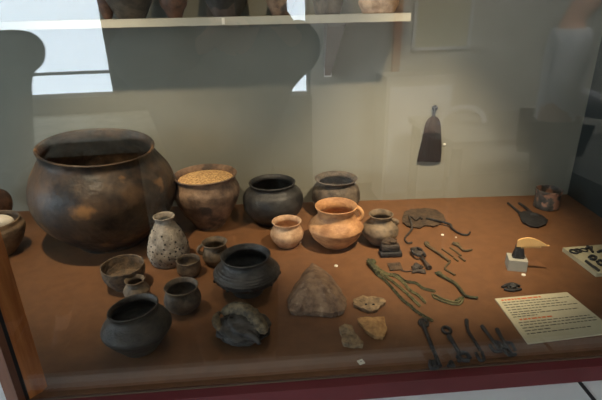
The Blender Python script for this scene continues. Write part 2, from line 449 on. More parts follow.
# 15 ridged black pot
root, P, h, s, pr = vessel('ridged_pot', 245.5, 255, 299, [(0, 30), (.05, 32), (.2, 38), (.4, 60), (.5, 66), (.6, 64), (.72, 55), (.84, 46), (.91, 45), (1, 50)],
       'black2', 'dark grey pot with grooved shoulder and small knobs, centre front', 'pot', parts=True, wob=.012, th=.004, seed=31,
       ridges=[(.57, .012, .0016), (.62, .012, .0016), (.67, .012, .0016), (.72, .012, .0016)])
for k in range(9):
    a = 2*math.pi*k/9+R(-78); r = 32.6*s
    bm = bmesh.new(); lump(bm, P+Vector((math.cos(a)*r, math.sin(a)*r, h*.48)), (.004, .004, .0055), .1, 2, 2)
    part('knob', bm, M['black2'], root)
# 16 broken spouted vessel (shell-like)
c = at(243, 341); s16 = proj(c)[2]/F
root = empty('broken_vessel', c, 'broken dark spouted vessel with curled tan lip, front of the ridged pot', 'vessel')
def raised(px, py, zz): return at(px, py, TZ+zz)
t_ = bmesh.new(); bmesh.ops.create_icosphere(t_, subdivisions=5, radius=1)
for v in t_.verts:
    n_ = v.co.copy(); k = 1+.10*noise.noise(n_*2.2)+.05*math.sin(n_.z*13+n_.x*5+2*noise.noise(n_*2))+.05*noise.noise(n_*6)
    v.co = Vector((n_.x*26*s16*k, n_.y*21*s16*k, .030+n_.z*.030*k))
    if v.co.z < .002: v.co.z = .002*0
bmesh.ops.translate(t_, verts=t_.verts[:], vec=c+Vector((.002, .006, 0))); part('vessel_body', t_, M['black2'], root)
bm = bmesh.new()
tube(bm, [raised(222, 314, .050), raised(229, 309, .058), raised(239, 308.5, .062), raised(248, 312, .060), raised(256, 320, .052), raised(261, 328, .044), raised(261, 334, .036)],
     [.007, .013, .0155, .017, .017, .015, .010], 16, 6, flat=.8, jit=.12)
part('rim', bm, M['hood'], root, label='tan brown arched hood')
bm = bmesh.new(); lump(bm, raised(232, 320, .050), (.014, .009, .008), .2, 2, 3); part('mouth_hole', bm, M['dark'], root, label='dark mouth opening')
bm = bmesh.new()
tube(bm, [raised(220, 312, .050), raised(216, 317, .048), raised(217, 324, .044), raised(222, 329, .041), raised(229, 331, .040), raised(236, 329, .042)], [.005, .008, .009, .0095, .008, .003], 12, 5, flat=.5, jit=.08)
part('lip', bm, M['hood'], root, label='pale curled lip')
bm = bmesh.new()
tube(bm, [raised(245, 333, .040), raised(254, 337, .036), raised(260, 344, .028)], [.011, .008, .004], 10, 5, jit=.08)
part('spout', bm, M['black2'], root)
# 17 left edge pots
def free_pot(name, xc, yb, wpx, hm, prof, mat, label, cat, **kw):
    P = at(xc, yb); s = proj(P)[2]/F
    o = link(name, lathe([(t, w*wpx*s/2) for t, w in prof], hm, **kw), M[mat], None, True, P); return tag(o, label, cat), P, s
o, P17, s17 = free_pot('egg_pot', 0, 253, 56, .105, [(0, .5), (.06, .56), (.3, .8), (.6, .96), (.8, 1), (.9, .93), (1, .92)], 'eggpot',
         'brown pot holding a white egg, cut by the left edge of the photo', 'pot', wob=.02, th=.005, seed=41, floor_t=.55)
for k, (dx, dy, mt, lb) in enumerate([(.030, .004, 'egg', 'white egg lying in the pot at the left edge'), (-.022, -.038, 'egg2', 'pale tan egg beside the white egg in the left edge pot')]):
    bm = bmesh.new(); t = bmesh.new(); bmesh.ops.create_uvsphere(t, u_segments=32, v_segments=20, radius=1)
    for v in t.verts:
        z = v.co.x; v.co = Vector((v.co.x*.031, v.co.y*.023*(1-.12*z), v.co.z*.023*(1-.12*z)))
    merge(bm, t); o = link('egg', bm, M[mt], None, True, P17+Vector((dx, dy, .098-(.014 if k else 0)))); o.rotation_euler = (0, 0, R(20+60*k)); tag(o, lb, 'egg')
free_pot('brown_jar', -7, 226, 44, .155, [(0, .5), (.06, .58), (.3, .9), (.5, 1), (.68, .9), (.8, .58), (.88, .55), (1, .62)], 'redjar',
         'red brown jar at the left edge standing behind the egg pot', 'jar', wob=.02, th=.005, seed=43)

# ------------------------------------------------------------------ stones and sherds
bm = bmesh.new()
ol = [(312, 268), (303, 278), (293, 294), (287, 306), (289, 316), (300, 317), (317, 318), (333, 319), (345, 316), (347, 307), (340, 293), (327, 277)]
slab(bm, P2(ol), TZ, .016, .040, .004, 9, .005, 3)
single('pointed_stone', bm, M['greystone'], 'large grey brown pointed stone fragment lying in the centre front', 'stone', at(316, 298))
bm = bmesh.new()
slab(bm, P2([(353, 303), (358, 300), (362, 298.5), (368, 300), (376, 300), (384, 302), (386, 306), (380, 309), (377, 313), (368, 314), (360, 311), (354, 308)]), TZ, .010, .003, .003, 6, .004, 6)
o = empty('sherd', at(369, 306), 'jagged pale brown sherd with two small holes, upper of three sherds', 'sherd', 'pottery sherds by the pointed stone')
part('sherd_body', bm, M['sherdg'], o)
for x, y in ((366, 304.5), (373.5, 304.5)):
    c = at(x, y, TZ+.0125); bm = bmesh.new(); lump(bm, c, (.0032, .0026, .0022), .1, 2, 2); part('hole', bm, M['dark'], o, label='dark hole')
bm = bmesh.new()
slab(bm, P2([(357, 322), (366, 320.5), (384, 320.5), (387, 333), (383, 341), (375, 340), (366, 334)]), TZ, .010, .003, .002, 6, .0025, 8)
single('sherd', bm, M['sherd'], 'smooth tan sherd with curved edge, right of the small square sherd', 'sherd', at(373, 330), 'pottery sherds by the pointed stone')
bm = bmesh.new()
slab(bm, P2([(339, 331), (345, 328.5), (352, 329), (355, 338), (363, 346), (363, 349), (349, 349), (343, 347)]), TZ, .012, .002, .003, 6, .004, 9)
single('sherd', bm, M['sherdg'], 'small rough brown square sherd, leftmost of the three sherds', 'sherd', at(350, 339), 'pottery sherds by the pointed stone')
for x, y, r, lb in ((336, 266, .0052, 'white dot marker above the pointed stone'), (442.5, 235, .005, 'white dot marker below the brown disc with rods'),
                    (456, 237.5, .003, 'faint tiny dot marker right of the white one by the brown disc'), (523.5, 275, .0056, 'white dot marker in front of the grey cube')):
    c = at(x, y); bm = bmesh.new(); bmesh.ops.create_cone(bm, cap_ends=True, segments=20, radius1=r, radius2=r*.9, depth=.002)
    bmesh.ops.translate(bm, verts=bm.verts[:], vec=c+Vector((0, 0, .001)))
    single('marker_dot', bm, M['tag'], lb, 'marker', c, 'small white marker dots')
c = at(361, 362.3); root = empty('number_card', c, 'tiny white square card with a dark dot near the front glass', 'card')
part('card', box(c+Vector((0, 0, .0008)), (.012, .012, .0016), Matrix.Rotation(R(25), 3, 'Z')), M['tag'], root, False)
bm = bmesh.new(); lump(bm, c+Vector((0, 0, .0018)), (.0013, .0013, .0006), 0, 1, 2); part('dot', bm, M['ink'], root)

# ------------------------------------------------------------------ small finds
def rods(name, pieces, mat, label, cat, group=None, lumps=(), seg=8):
    """pieces: list of (list of pixel points, radius in m or list)"""
    x0, y0 = pieces[0][0][0][:2]; c = at(x0, y0); bm = bmesh.new()
    for pts, r in pieces:
        rmax = max(r) if isinstance(r, (list, tuple)) else r
        tube(bm, [at(p[0], p[1], TZ+(p[2] if len(p) > 2 else 0)+rmax*.9) for p in pts], r, seg, 4, jit=.06)
    for i, l in enumerate(lumps):
        x, y, sx, sy, sz = l[:5]; q = at(x, y); lump(bm, q+Vector((0, 0, sz*.8+(l[5] if len(l) > 5 else 0))), (sx, sy, sz), .3, 2, 3, seed=i+x)
    return single(name, bm, M[mat], label, cat, c, group)
# disc and the rods lying on it
bm = bmesh.new()
slab(bm, P2([(402, 219), (404, 213), (411, 210.5), (424, 209.5), (436, 211), (443, 216), (446, 222), (442, 224), (438, 226.5), (433, 228), (430, 227), (424, 227), (420, 229.5), (414, 228.5), (407, 227.5), (403, 224)]), TZ, .006, .002, .0015, 6, .003, 11)
single('iron_disc', bm, M['ironb'], 'flat round brown iron disc with a bitten lower edge', 'disc', at(424, 219))
rods('iron_rod', [([(426, 218, .008), (433, 219.5, .008), (441, 221.5, .008), (450, 224.5, .006), (452, 228, .002), (457, 232), (463, 234.5), (468, 234.5), (470, 232)], [.0032, .0035, .0035, .0045, .0035, .003, .0028, .0028, .0025])],
     'irond', 'long bent dark iron rod reaching right from the brown disc', 'rod')
rods('iron_hook', [([(409, 216, .008), (411, 221, .008), (412, 228, .006), (409, 233), (405.5, 237), (405, 240), (408, 243), (412, 242.5)], [.0035, .004, .0035, .003, .003, .003, .003, .0028]),
                   ([(409, 216, .009), (413, 217.5, .009), (416, 220, .009), (420, 217, .009), (422, 219, .009)], .0032)],
     'iron', 'curling iron hook lying over the left of the brown disc', 'hook')
# nails and pins
G = 'small bronze pins and nails'
rods('bronze_nail', [([(426, 244.5), (434, 250), (442, 255.5), (450, 261)], [.0055, .0038, .0035, .0032])], 'nail', 'long thick-headed nail below the brown disc, longest of the pins', 'nail', G, [(426.5, 244.5, .008, .007, .005)])
rods('bronze_pin', [([(442, 249), (448, 253), (453, 256.5)], .0024)], 'nail', 'thin straight pin just right of the long nail', 'pin', G)
rods('bronze_pin', [([(450, 247.5), (456, 251.5), (461, 255.5)], .0026)], 'nail', 'thin straight pin below the spoon-headed pin, topmost of the straight ones', 'pin', G)
rods('bronze_pin', [([(454, 258), (458, 261)], .0028)], 'nail', 'very short stub of pin below the straight pins', 'pin', G)
rods('bronze_pin', [([(459, 256.5), (465, 261)], .0028)], 'nail', 'short pin stub, rightmost below the spoon-headed pin', 'pin', G)
rods('hooked_pin', [([(453, 243), (459, 246), (463, 250), (468, 250.5), (472, 249.5)], [.005, .004, .003, .003, .003])], 'nail', 'spoon-headed bent pin at the top right of the pins', 'pin', G, [(456, 244.5, .010, .007, .004)])
rods('bent_pin', [([(450, 262), (446, 266), (445, 269), (450, 272), (455, 275)], .003)], 'nail', 'short pin bent like a hook under the long nail', 'pin', G)
rods('wavy_rod', [([(438, 273.5), (446, 278), (455, 283), (461, 290), (465, 295), (471, 297), (478, 297.5)], [.006, .0042, .0038, .0036, .0034, .003, .0028])], 'green', 'long wavy green bronze rod right of the chain bundle', 'rod', None, [(438.5, 274, .009, .007, .004)])
# clamp like piece
root = empty('bronze_clasp', at(445, 300), 'narrow green bronze clasp with looped end, beside the chains', 'clasp')
bm = bmesh.new(); z = TZ+.003
closed_tube(bm, [at(x, y, z) for x, y in ((432, 294), (437, 295.5), (443, 299), (452, 301.5), (458, 302), (461, 299.5), (463.5, 298), (462, 302), (459.5, 304.5), (452, 304), (442, 301), (434, 297.5))], .0024)
part('loop', bm, M['greenp'], root)
bm = bmesh.new(); tube(bm, P2([(456, 301), (460, 298.5), (463, 297.5)], TZ+.004), .0038, 8); part('end_knob', bm, M['green'], root)
# chain bundle
root = empty('chain_bundle', at(371, 262), 'bundle of green bronze chains fanning out from one knotted end', 'chain')
bm = bmesh.new(); lump(bm, at(371.5, 263)+Vector((0, 0, .005)), (.012, .012, .006), .35, 3, 3); tube(bm, P2([(369, 262), (373, 267), (378, 273)], TZ+.006), [.008, .008, .006], 8, jit=.1)
part('chain_head', bm, M['green'], root)
def chain(pts, mat):
    bm = bmesh.new(); P = crom([tuple(at(x, y, TZ+.0035)) for x, y in pts], 8)
    acc = 0; last = Vector(P[0]); i = 0; step = .0052
    for a, b in zip(P[:-1], P[1:]):
        a = Vector(a); b = Vector(b); l = (b-a).length
        while acc+l >= step:
            a = a.lerp(b, (step-acc)/l); l = (b-a).length; acc = 0
            d = (b-a).normalized() if l > 1e-6 else Vector((1, 0, 0)); n = Vector((-d.y, d.x, 0)); up = Vector((0, 0, 1))
            w = (n*.8+up*.4 if i % 2 else n*.35+up*.75); i += 1
            ring = [a+d*math.cos(t*math.pi/4)*.0042+w*math.sin(t*math.pi/4)*.0032 for t in range(8)]
            closed_tube(bm, ring, .0014, 5)
        acc += l
    part('chain_strand', bm, M[mat], root)
chain([(371, 264), (376, 273), (386, 281), (395, 291), (403, 300), (411, 306), (415, 310), (424, 316), (433, 321)], 'green')
chain([(373, 264), (381, 273), (391, 280), (401, 288), (411, 297), (420, 306)], 'greenp')
chain([(375, 265), (384, 273), (395, 276), (403, 282), (410, 290), (418, 295), (425, 302)], 'greenp')
chain([(377, 268), (388, 274), (397, 275), (405, 281), (416, 283), (423, 288), (434, 291)], 'green')
# lock box
c = at(391, 257); root = empty('padlock_block', c+Vector((0, .01, 0)), 'dark iron box lock with a rounded top, below the small jug', 'lock')
rz = Matrix.Rotation(R(2), 3, 'Z')
part('base', box(c+Vector((0, .012, .007)), (.062, .034, .014), rz, .003), M['irond'], root)
bm = box(c+Vector((-.001, .016, .023)), (.052, .026, .02), rz, .005); part('block', bm, M['iron'], root)
bm = bmesh.new(); lump(bm, c+Vector((-.002, .02, .038)), (.019, .013, .011), .3, 2, 3, seed=4); part('top_lump', bm, M['ironb'], root)
# plate with tail
root = empty('iron_plate', at(394, 267), 'small flat square iron plate with thin tail under the lock', 'plate')
bm = bmesh.new(); slab(bm, P2([(387, 264), (400, 263.5), (403, 270.5), (390, 271.5)]), TZ, .004, .001, .001, 4, .0006, 13); part('plate', bm, M['ironb'], root)
bm = bmesh.new(); tube(bm, P2([(401, 270), (406, 271.5), (411, 271)], TZ+.002), .002, 8, jit=.1); part('tail', bm, M['iron'], root)
rods('iron_fragment', [([(412, 272), (418, 271), (426, 273)], [.003, .005, .002])], 'iron', 'pointed crumpled iron lump right of the square plate', 'fragment', None, [(417, 270, .014, .012, .010), (421, 272, .012, .007, .005)])
root = empty('iron_mount', at(418, 252), 'crumpled four-clawed iron mount left of the long nail', 'mount')
bm = bmesh.new(); slab(bm, P2([(411, 249), (416, 248), (421, 250), (425, 253.5), (423, 256), (416, 256.5), (413, 254)]), TZ, .006, .004, .003, 5, .002, 15)
part('plate', bm, M['iron'], root)
bm = bmesh.new()
for a, b_ in (((411.5, 249), (414, 254)), ((418, 248), (421, 250)), ((424, 253), (425, 256)), ((414, 254), (421, 256.5))):
    tube(bm, [at(*a, TZ+.010), at((a[0]+b_[0])/2, (a[1]+b_[1])/2, TZ+.014), at(*b_, TZ+.008)], .0042, 8)
part('claw', bm, M['irond'], root)
rods('iron_pin', [([(421.5, 257), (425, 262), (429.5, 268)], [.003, .0045, .0075])], 'iron', 'short club-shaped iron pin below the clawed mount', 'pin')
# clump by label
rods('iron_brooch', [([(502, 287), (508, 284.5), (514, 284), (520, 286)], [.003, .004, .004, .003]), ([(504, 289), (512, 290.5), (521, 289)], .0035), ([(507, 285), (510, 289), (515, 286), (518, 290)], .003)],
     'irond', 'small dark tangled iron brooch above the printed label', 'brooch', None, [(513, 287, .010, .008, .005)])
# keys
KG = 'iron keys along the front glass'
def key(name, label, ring, shaft, bits, r=.0036, rr=.008):
    root = empty(name, at(*shaft[len(shaft)//2]), label, 'key', KG)
    if ring:
        c = at(*ring); bm = bmesh.new()
        closed_tube(bm, [c+Vector((rr*math.cos(t*math.pi/8), rr*1.25*math.sin(t*math.pi/8), .004)) for t in range(16)], .0034, 8); part('bow', bm, M['irond'], root)
    bm = bmesh.new(); n = len(shaft); tube(bm, P2(shaft, TZ+.005), [r*1.35]+[r]*(n-2)+[r*1.1], 8, 4, jit=.08); part('shank', bm, M['irond'], root)
    if bits:
        bm = bmesh.new()
        for pl in bits: tube(bm, P2(pl, TZ+.005), r*1.0, 8, 3)
        part('bit', bm, M['irond'], root)
key('iron_key', 'longest dark iron key with hooked bit, leftmost of the key row', (423.5, 324), [(422, 322), (427, 334), (431, 344), (436, 356), (440, 366)], [[(438, 367), (431, 368), (430.5, 361)], [(435, 366), (434, 361)]], .0042, .009)
key('iron_key', 'iron key with large open ring bow, second from the left', (446.5, 331.5), [(449, 336), (455, 345), (460, 355)], [[(457, 356), (463, 360), (469, 360)], [(460, 353), (466, 353), (470, 358)], [(459, 353), (459, 361)]], .0042, .0085)
key('iron_key', 'thin straight iron key, tallest shank in the middle of the row', None, [(466.5, 320), (468, 330), (474, 340), (480, 350)], [[(476, 353), (480, 360), (484, 359), (482, 352)]], .0034)
key('iron_key', 'iron key with chunky toothed bit, second from the right', None, [(482, 326), (488, 334), (494, 342), (500, 350)], [[(490, 345), (494, 351), (502, 351)], [(493, 341), (500, 343), (503, 348)]], .0034)
key('iron_key', 'iron key with crossed bit, rightmost of the key row', None, [(497, 329), (502, 338), (508, 348), (512, 354)], [[(503, 349), (509, 355), (516, 354)], [(504, 343), (511, 343), (515, 350)], [(503, 345), (507, 349)]], .0034)
root = empty('small_bit', at(452, 364), 'small loose iron bit right of the foot of the longest key', 'fragment')
bm = bmesh.new(); tube(bm, P2([(448, 366), (451, 361), (454, 366)], TZ+.003), .0028, 8); tube(bm, P2([(449, 366), (455, 366)], TZ+.003), .0028, 8); part('iron_bit', bm, M['irond'], root)
# shears and ladle
rods('iron_tongs', [([(508, 203), (514, 208), (521, 214)], [.0038, .0038, .005]), ([(519, 203), (525, 207), (531, 213)], [.0038, .0045, .006]), ([(521, 214), (526, 213), (532, 213)], .005)],
     'irond', 'pair of straight dark iron tool handles left of the copper beaker', 'tool')
root = empty('iron_scraper', at(533, 220), 'broad dark rounded iron blade at the foot of the tool handles', 'blade')
bm = bmesh.new(); slab(bm, P2([(518, 215), (524, 213), (532, 214), (541, 217), (548, 222), (546, 226), (538, 229), (530, 228), (522, 224)]), TZ, .008, .006, .002, 6, .001, 18)
part('blade', bm, M['irond'], root)
bm = bmesh.new(); tube(bm, P2([(530, 214.5), (538, 215.5)], TZ+.012), .007, 8); part('socket', bm, M['irond'], root)
# copper beaker
o, Pb, h, s, pr = vessel('copper_beaker', 549.5, 189, 211.5, [(0, 22), (.05, 23), (.4, 22.5), (.7, 23), (.9, 24), (1, 24.5)], 'can', 'dented mottled copper beaker near the right rear corner', 'beaker', wob=.05, th=.002, seed=51, ridges=[(.93, .03, .001)])
# cube with comb
c = at(519, 272); s = proj(c)[2]/F
c = c+Vector((0, .022, 0)); zt = .032
rzc = Matrix.Rotation(R(-14), 3, 'Z')
single('plinth_cube', box(c+Vector((0, 0, zt/2)), (.047, .042, zt), rzc, .001), M['cube'], 'small grey cube stand carrying the comb', 'stand', c, smooth=False)
root = empty('dark_comb_mount', c+Vector((0, 0, zt)), 'small dark bell-shaped metal piece on top of the grey cube', 'ornament')
bm = bmesh.new(); kx = c+Vector((.002, 0, zt))
rows_ = []
for z_, w_, d_ in ((0, .0150, .010), (.003, .0155, .0105), (.014, .0135, .009), (.024, .011, .0075), (.029, .0095, .006), (.030, .007, .004)):
    rows_.append([bm.verts.new(kx+rzc @ Vector((w_*math.copysign(abs(math.cos(a_))**.5, math.cos(a_)), d_*math.copysign(abs(math.sin(a_))**.5, math.sin(a_)), z_))) for a_ in [2*math.pi*k/20 for k in range(20)]])
for r1, r2 in zip(rows_[:-1], rows_[1:]):
    for k in range(20): bm.faces.new((r1[k], r1[(k+1) % 20], r2[(k+1) % 20], r2[k]))
bm.faces.new(rows_[0][::-1]); bm.faces.new(rows_[-1])
for dx in (-.008, 0, .008): tube(bm, [kx+rzc @ Vector((dx, 0, .026)), kx+rzc @ Vector((dx, 0, .038))], [.0034, .0028], 8, 2)
part('bell', bm, M['irond'], root)
q0 = c+Vector((.002, -.004, zt+.040))
bm = bmesh.new(); N_ = 16; pts = []
L_ = .078
for i in range(N_+1):
    u = i/N_; top = .022*math.sin(math.pi*min(1, (u*.9+.12))**.8) if u < 1 else 0
    pts.append((u*L_-.010, max(top, 0)))
dr = Vector((math.cos(R(-10)), math.sin(R(-10)), 0)); nn = Vector((-dr.y, dr.x, 0))
vs = []
for (u, tz) in pts:
    lowz = -.006+.008*(u/L_)
    vs.append((q0+dr*u+Vector((0, 0, lowz)), q0+dr*u+Vector((0, 0, max(lowz+.0015, tz*.95)))))
fr = [[bm.verts.new(p+nn*o_) for p in pr2] for o_ in (-.0025, .0025) for pr2 in vs]
n = len(vs); A_ = fr[:n]; B_ = fr[n:]
for i in range(n-1):
    bm.faces.new((A_[i][0], A_[i+1][0], A_[i+1][1], A_[i][1])); bm.faces.new((B_[i][0], B_[i][1], B_[i+1][1], B_[i+1][0]))
    bm.faces.new((A_[i][1], A_[i+1][1], B_[i+1][1], B_[i][1])); bm.faces.new((A_[i][0], B_[i][0], B_[i+1][0], A_[i+1][0]))
bm.faces.new((A_[0][0], A_[0][1], B_[0][1], B_[0][0])); bm.faces.new((A_[-1][0], B_[-1][0], B_[-1][1], A_[-1][1]))
cq = q0.copy(); root = empty('ivory_comb', cq, 'crescent-shaped ivory yellow comb balanced on the dark piece', 'comb')
part('comb_back', bm, M['ivory'], root)
bm = bmesh.new()
for i in range(12):
    u = .002+i*.0042; tp = q0+dr*u
    add_box(bm, tp+Vector((0, 0, -.008+.008*(u/L_))), (.002, .002, .007))
part('comb_teeth', bm, M['ivory'], root)
# mount board with rings
zb = TZ+.012
bp = [at(563, 247.5, zb), at(597, 273, zb), at(660, 268, zb), at(622, 243, zb)]
single('mount_board', prism(bp, TZ, zb), M['board'], 'cream mounting board with small rings, at the right edge', 'board', at(580, 260), smooth=False)
def bt(x, y, dz=.003): return at(x, y, zb+dz)
def bring(pts, r, lb, name='iron_ring', rr=.0026):
    c = bt(*pts); bm = bmesh.new(); closed_tube(bm, [c+Vector((r*math.cos(t*math.pi/8), r*math.sin(t*math.pi/8), 0)) for t in range(16)], rr, 8)
    return single(name, bm, M['irond'], lb, 'ring', c, 'finds on the mounting board')
bring((574, 251.5), .010, 'dark ring nearest the left corner of the cream board')
bring((578, 250.5), .008, 'second dark ring overlapping the corner ring on the cream board')
bring((584, 250), .009, 'thin third ring on the cream board, right of the dark pair', rr=.0016)
def bl(pts, r, lb, name='iron_fragment', cat='fragment'):
    bm = bmesh.new()
    for l in pts: tube(bm, [bt(x, y, r) for x, y in l], r, 8, 3, jit=.1)
    return single(name, bm, M['irond'], lb, cat, bt(*pts[0][0]), 'finds on the mounting board')
bl([[(587, 246), (592, 249)], [(586, 248.5), (592, 247)], [(590, 248), (593, 252)]], .0032, 'dark forked fragment at the upper edge of the cream board')
bl([[(589, 257.5), (592, 255.5), (596, 257), (594, 259.5), (590, 258.5)]], .0035, 'dark knotted fragment in the middle of the cream board')
bl([[(586, 261), (592, 265.5), (599, 270.5)]], .0038, 'straight dark bar along the near edge of the cream board', 'iron_bar', 'bar')
bl([[(597, 262), (600, 260), (604, 263), (601, 265), (598, 263)]], .0032, 'dark fragment cut by the photo edge, lower right on the board')
bl([[(598, 252), (602, 250.5), (606, 253)]], .0035, 'dark fragment cut by the photo edge, upper right on the board')
# printed label
zl = TZ+.003
lp = [at(495, 298.5, zl), at(567, 292, zl), at(617, 332, zl), at(528, 343.5, zl)]
root = empty('printed_label', (lp[0]+lp[2])/2-Vector((0, 0, .0025)), 'cream printed text sheet with two orange headings, right front', 'label')
part('paper', prism(lp, TZ+.0002, zl), M['paper'], root, False)
def uv(u, v): return (lp[0].lerp(lp[1], u)).lerp(lp[3].lerp(lp[2], u), v)
def textline(bm, v, u0_, u1_, hh=.022, seed=0):
    rnd = random.Random(seed); u = u0_
    while u < u1_:
        w = rnd.uniform(.02, .075); e = min(u+w, u1_)
        q = [uv(u, v), uv(e, v), uv(e, v+hh), uv(u, v+hh)]
        vv = [bm.verts.new(p+Vector((0, 0, .0004))) for p in q]; bm.faces.new(vv); u = e+.013
for v_, a_, b_, hh_ in ((.045, .06, .60, .032), (.515, .10, .50, .030)):
    hb = bmesh.new(); textline(hb, v_, a_, b_, hh_, int(v_*100)); part('heading', hb, M['orange'], root, False)
tb = bmesh.new()
for i, (v, a, b_) in enumerate([(.115, .05, .95), (.175, .05, .78), (.235, .05, .85), (.295, .05, .96), (.355, .05, .45), (.405, .05, .90), (.455, .05, .35),
                              (.585, .06, .93), (.64, .06, .97), (.70, .06, .95), (.76, .06, .36), (.82, .06, .80)]):
    textline(tb, v, a, b_, .018, 10+i)
part('body_text', tb, M['ink'], root, False)

# ------------------------------------------------------------------ hanging brush on the wall
br = on_wall(434, 108, .012); bb = on_wall(430, 161, .012)
root = empty('hanging_brush', on_wall(431, 162, .0), 'dark flat bristle brush hanging on the rear wall by a small loop', 'brush')
s = proj(br)[2]/F
bm = bmesh.new(); k1 = on_wall(435, 108, .010)
lump(bm, k1, (.009, .006, .009), .2, 3, 3); tube(bm, [k1, on_wall(434, 113, .010), on_wall(433.5, 118, .010)], [.006, .0045, .0055], 10)
part('loop', bm, M['irond'], root)
def flat_panel(rows, th, off):
    bm = bmesh.new(); prev = None
    for y, xl, xr in rows:
        ring = []
        for k in range(13):
            u = k/12; e = math.sin(math.pi*min(max(u, .04), .96))**.5
            ring.append(on_wall(xl+(xr-xl)*u, y+(.6*math.sin(k*2.3) if y > 160 else 0), off+th*e+.0012*math.sin(k*2.6)))
        back = [on_wall(xr-(xr-xl)*k/12, y, off-.002) for k in range(13)]
        row = [bm.verts.new(p) for p in ring+back]
        if prev:
            for i in range(len(row)): bm.faces.new((prev[i], prev[(i+1) % len(row)], row[(i+1) % len(row)], row[i]))
        else: bm.faces.new(row)
        prev = row
    bm.faces.new(prev[::-1]); return bm
part('binding', flat_panel([(116.5, 431, 436.5), (119, 428, 439), (123, 425.5, 440.5), (128, 424.3, 441), (133, 423.5, 441.2)], .014, .004), M['bristletop'], root, label='brown binding')
part('bristles', flat_panel([(133, 423.5, 441.2), (142, 421.5, 441.6), (152, 419, 441.6), (161.5, 417, 440.6)], .010, .004), M['bristle'], root)
c = on_wall(444.5, 144.5, .001); bm = bmesh.new(); lump(bm, c, (.0055, .003, .005), 0, 1, 2)
single('marker_dot', bm, M['tag'], 'white dot stuck to the rear wall beside the hanging brush', 'marker', c, 'small white marker dots')

# ------------------------------------------------------------------ wall shelf
SD = .17
def on_shelf_front(px, py): return on_wall(px, py, SD)
s0, s1 = on_shelf_front(-60, 16), on_shelf_front(411, 16)
zt = CAM.z-.0165; zbt = zt-.021
s0b = s0.copy(); s1b = s1.copy()
mid = (s0+s1)/2; mid.z = zt
root = empty('wall_shelf', Vector((mid.x, mid.y, zbt)), 'long cream wall shelf carrying a row of pots at the top', 'shelf')
pts = [s0, s1, s1-WN*SD, s0-WN*SD]
part('board', prism(pts, zbt, zt), M['cream'], root, False)
c = on_wall(324.5, 48, .0)
def bracket(px):
    bm = bmesh.new(); B = on_wall(px, 48, 0)
    o_ = Vector((B.x, B.y, 0)); X = WD; w = .021
    fr = Matrix((WD, -WN, Vector((0, 0, 1)))).transposed()
    zlow = on_wall(px, 76, .01).z
    tb = bmesh.new()
    prof = [(0, zbt), (.13, zbt), (.13, zbt-.012), (.030, zlow), (0, zlow)]
    wd = [.056, .056, .052, .018, .018]
    a = [tb.verts.new(o_+X*(-w/2)+WN*p+Vector((0, 0, z))) for p, z in prof]; b_ = [tb.verts.new(o_+X*(-w/2+q_)+WN*p+Vector((0, 0, z))) for (p, z), q_ in zip(prof, wd)]
    tb.faces.new(a); tb.faces.new(b_[::-1])
    for i in range(5): tb.faces.new((a[i], b_[i], b_[(i+1) % 5], a[(i+1) % 5]))
    ob = part('bracket', tb, M['bracket'], root, False)
    tb = bmesh.new(); add_box(tb, o_+WN*.031+Vector((0, 0, zlow+.014)), (.024, .004, .028), fr); 
    bmesh.ops.translate(tb, verts=tb.verts[:], vec=-root.location)
    pl = link('screw_plate', tb, M['metalw'], ob, False)
    tb = bmesh.new(); lump(tb, o_+WN*.034+Vector((0, 0, zlow+.012))-root.location, (.003, .003, .003), 0, 1, 2)
    link('screw', tb, M['seam'], ob)
bracket(327)
t = on_shelf_front(223, 17.5); part('number_tag', box((t.x, t.y, 0)+0*t if False else Vector((t.x, t.y, (zt+zbt)/2))+WN*.001, (.008, .003, .017), Matrix((WD, -WN, Vector((0, 0, 1)))).transposed()), M['tag'], root, False, 'small white tag')
def shelf_pot(name, px, wb, wm, H, mat, label, cat='pot', off=.085, seed=0, prof=None, tall=.4):
    q = on_wall(px, 12, off); P = Vector((q.x, q.y, zt)); s = proj(P)[2]/F
    b_, m_ = wb/2*s, wm/2*s
    pr = prof or [(0, b_), (.04, b_*1.08), (.15, b_+(m_-b_)*.45), (tall, m_), (.7, m_*.9), (.85, m_*.68), (1, m_*.76)]
    o = link(name, lathe(pr, H, wob=.03, th=.004, seed=seed), M[mat], None, True, P); return tag(o, label, cat)
shelf_pot('shelf_jar', 107, 8, 16, .10, 'redjar', 'small red brown jar on the shelf near the bright window reflection', 'jar', seed=60)
shelf_pot('shelf_pot', 131, 26, 46, .15, 'slate', 'broad dark grey pot on the shelf, second from the left', seed=61)
shelf_pot('shelf_pot', 174.5, 14, 27, .14, 'redjar', 'reddish pot with narrow foot on the shelf, left of the black one', seed=62, tall=.3)
shelf_pot('shelf_pot', 227, 26, 46, .16, 'black', 'broad black pot in the middle of the shelf above the white tag', seed=63)
shelf_pot('shelf_pot', 281, 18, 30, .12, 'grain_pot', 'small pinkish clay pot on the shelf, right of the black pot', seed=64)
shelf_pot('shelf_pot', 328, 24, 34, .14, 'greyclay', 'grey brown pot on the shelf right above the wall bracket', seed=65)
shelf_pot('shelf_bowl', 378, 30, 40, .07, 'palecup', 'wide pale orange bowl at the right end of the shelf', 'bowl', seed=66)

# ------------------------------------------------------------------ the display case
CR = at(567, 194.3).x                                # right side panel
Y0 = .44
A_ = at(20, 401, LEDGE); B_ = at(0, 343, TZ); sd = (B_-A_); sd.z = 0; sd.normalize()
glA = GA.copy()
lc = A_+sd*((wally(A_.x-1)-A_.y)/sd.y); lc.y = wally(lc.x)
fr_r = Vector((CR, glassy(CR), 0)); wr = Vector((CR, wally(CR), 0))
root = empty('display_case', Vector((0, .95, 0)), 'large glazed museum display case with brown felt floor and white plinth', 'display case')
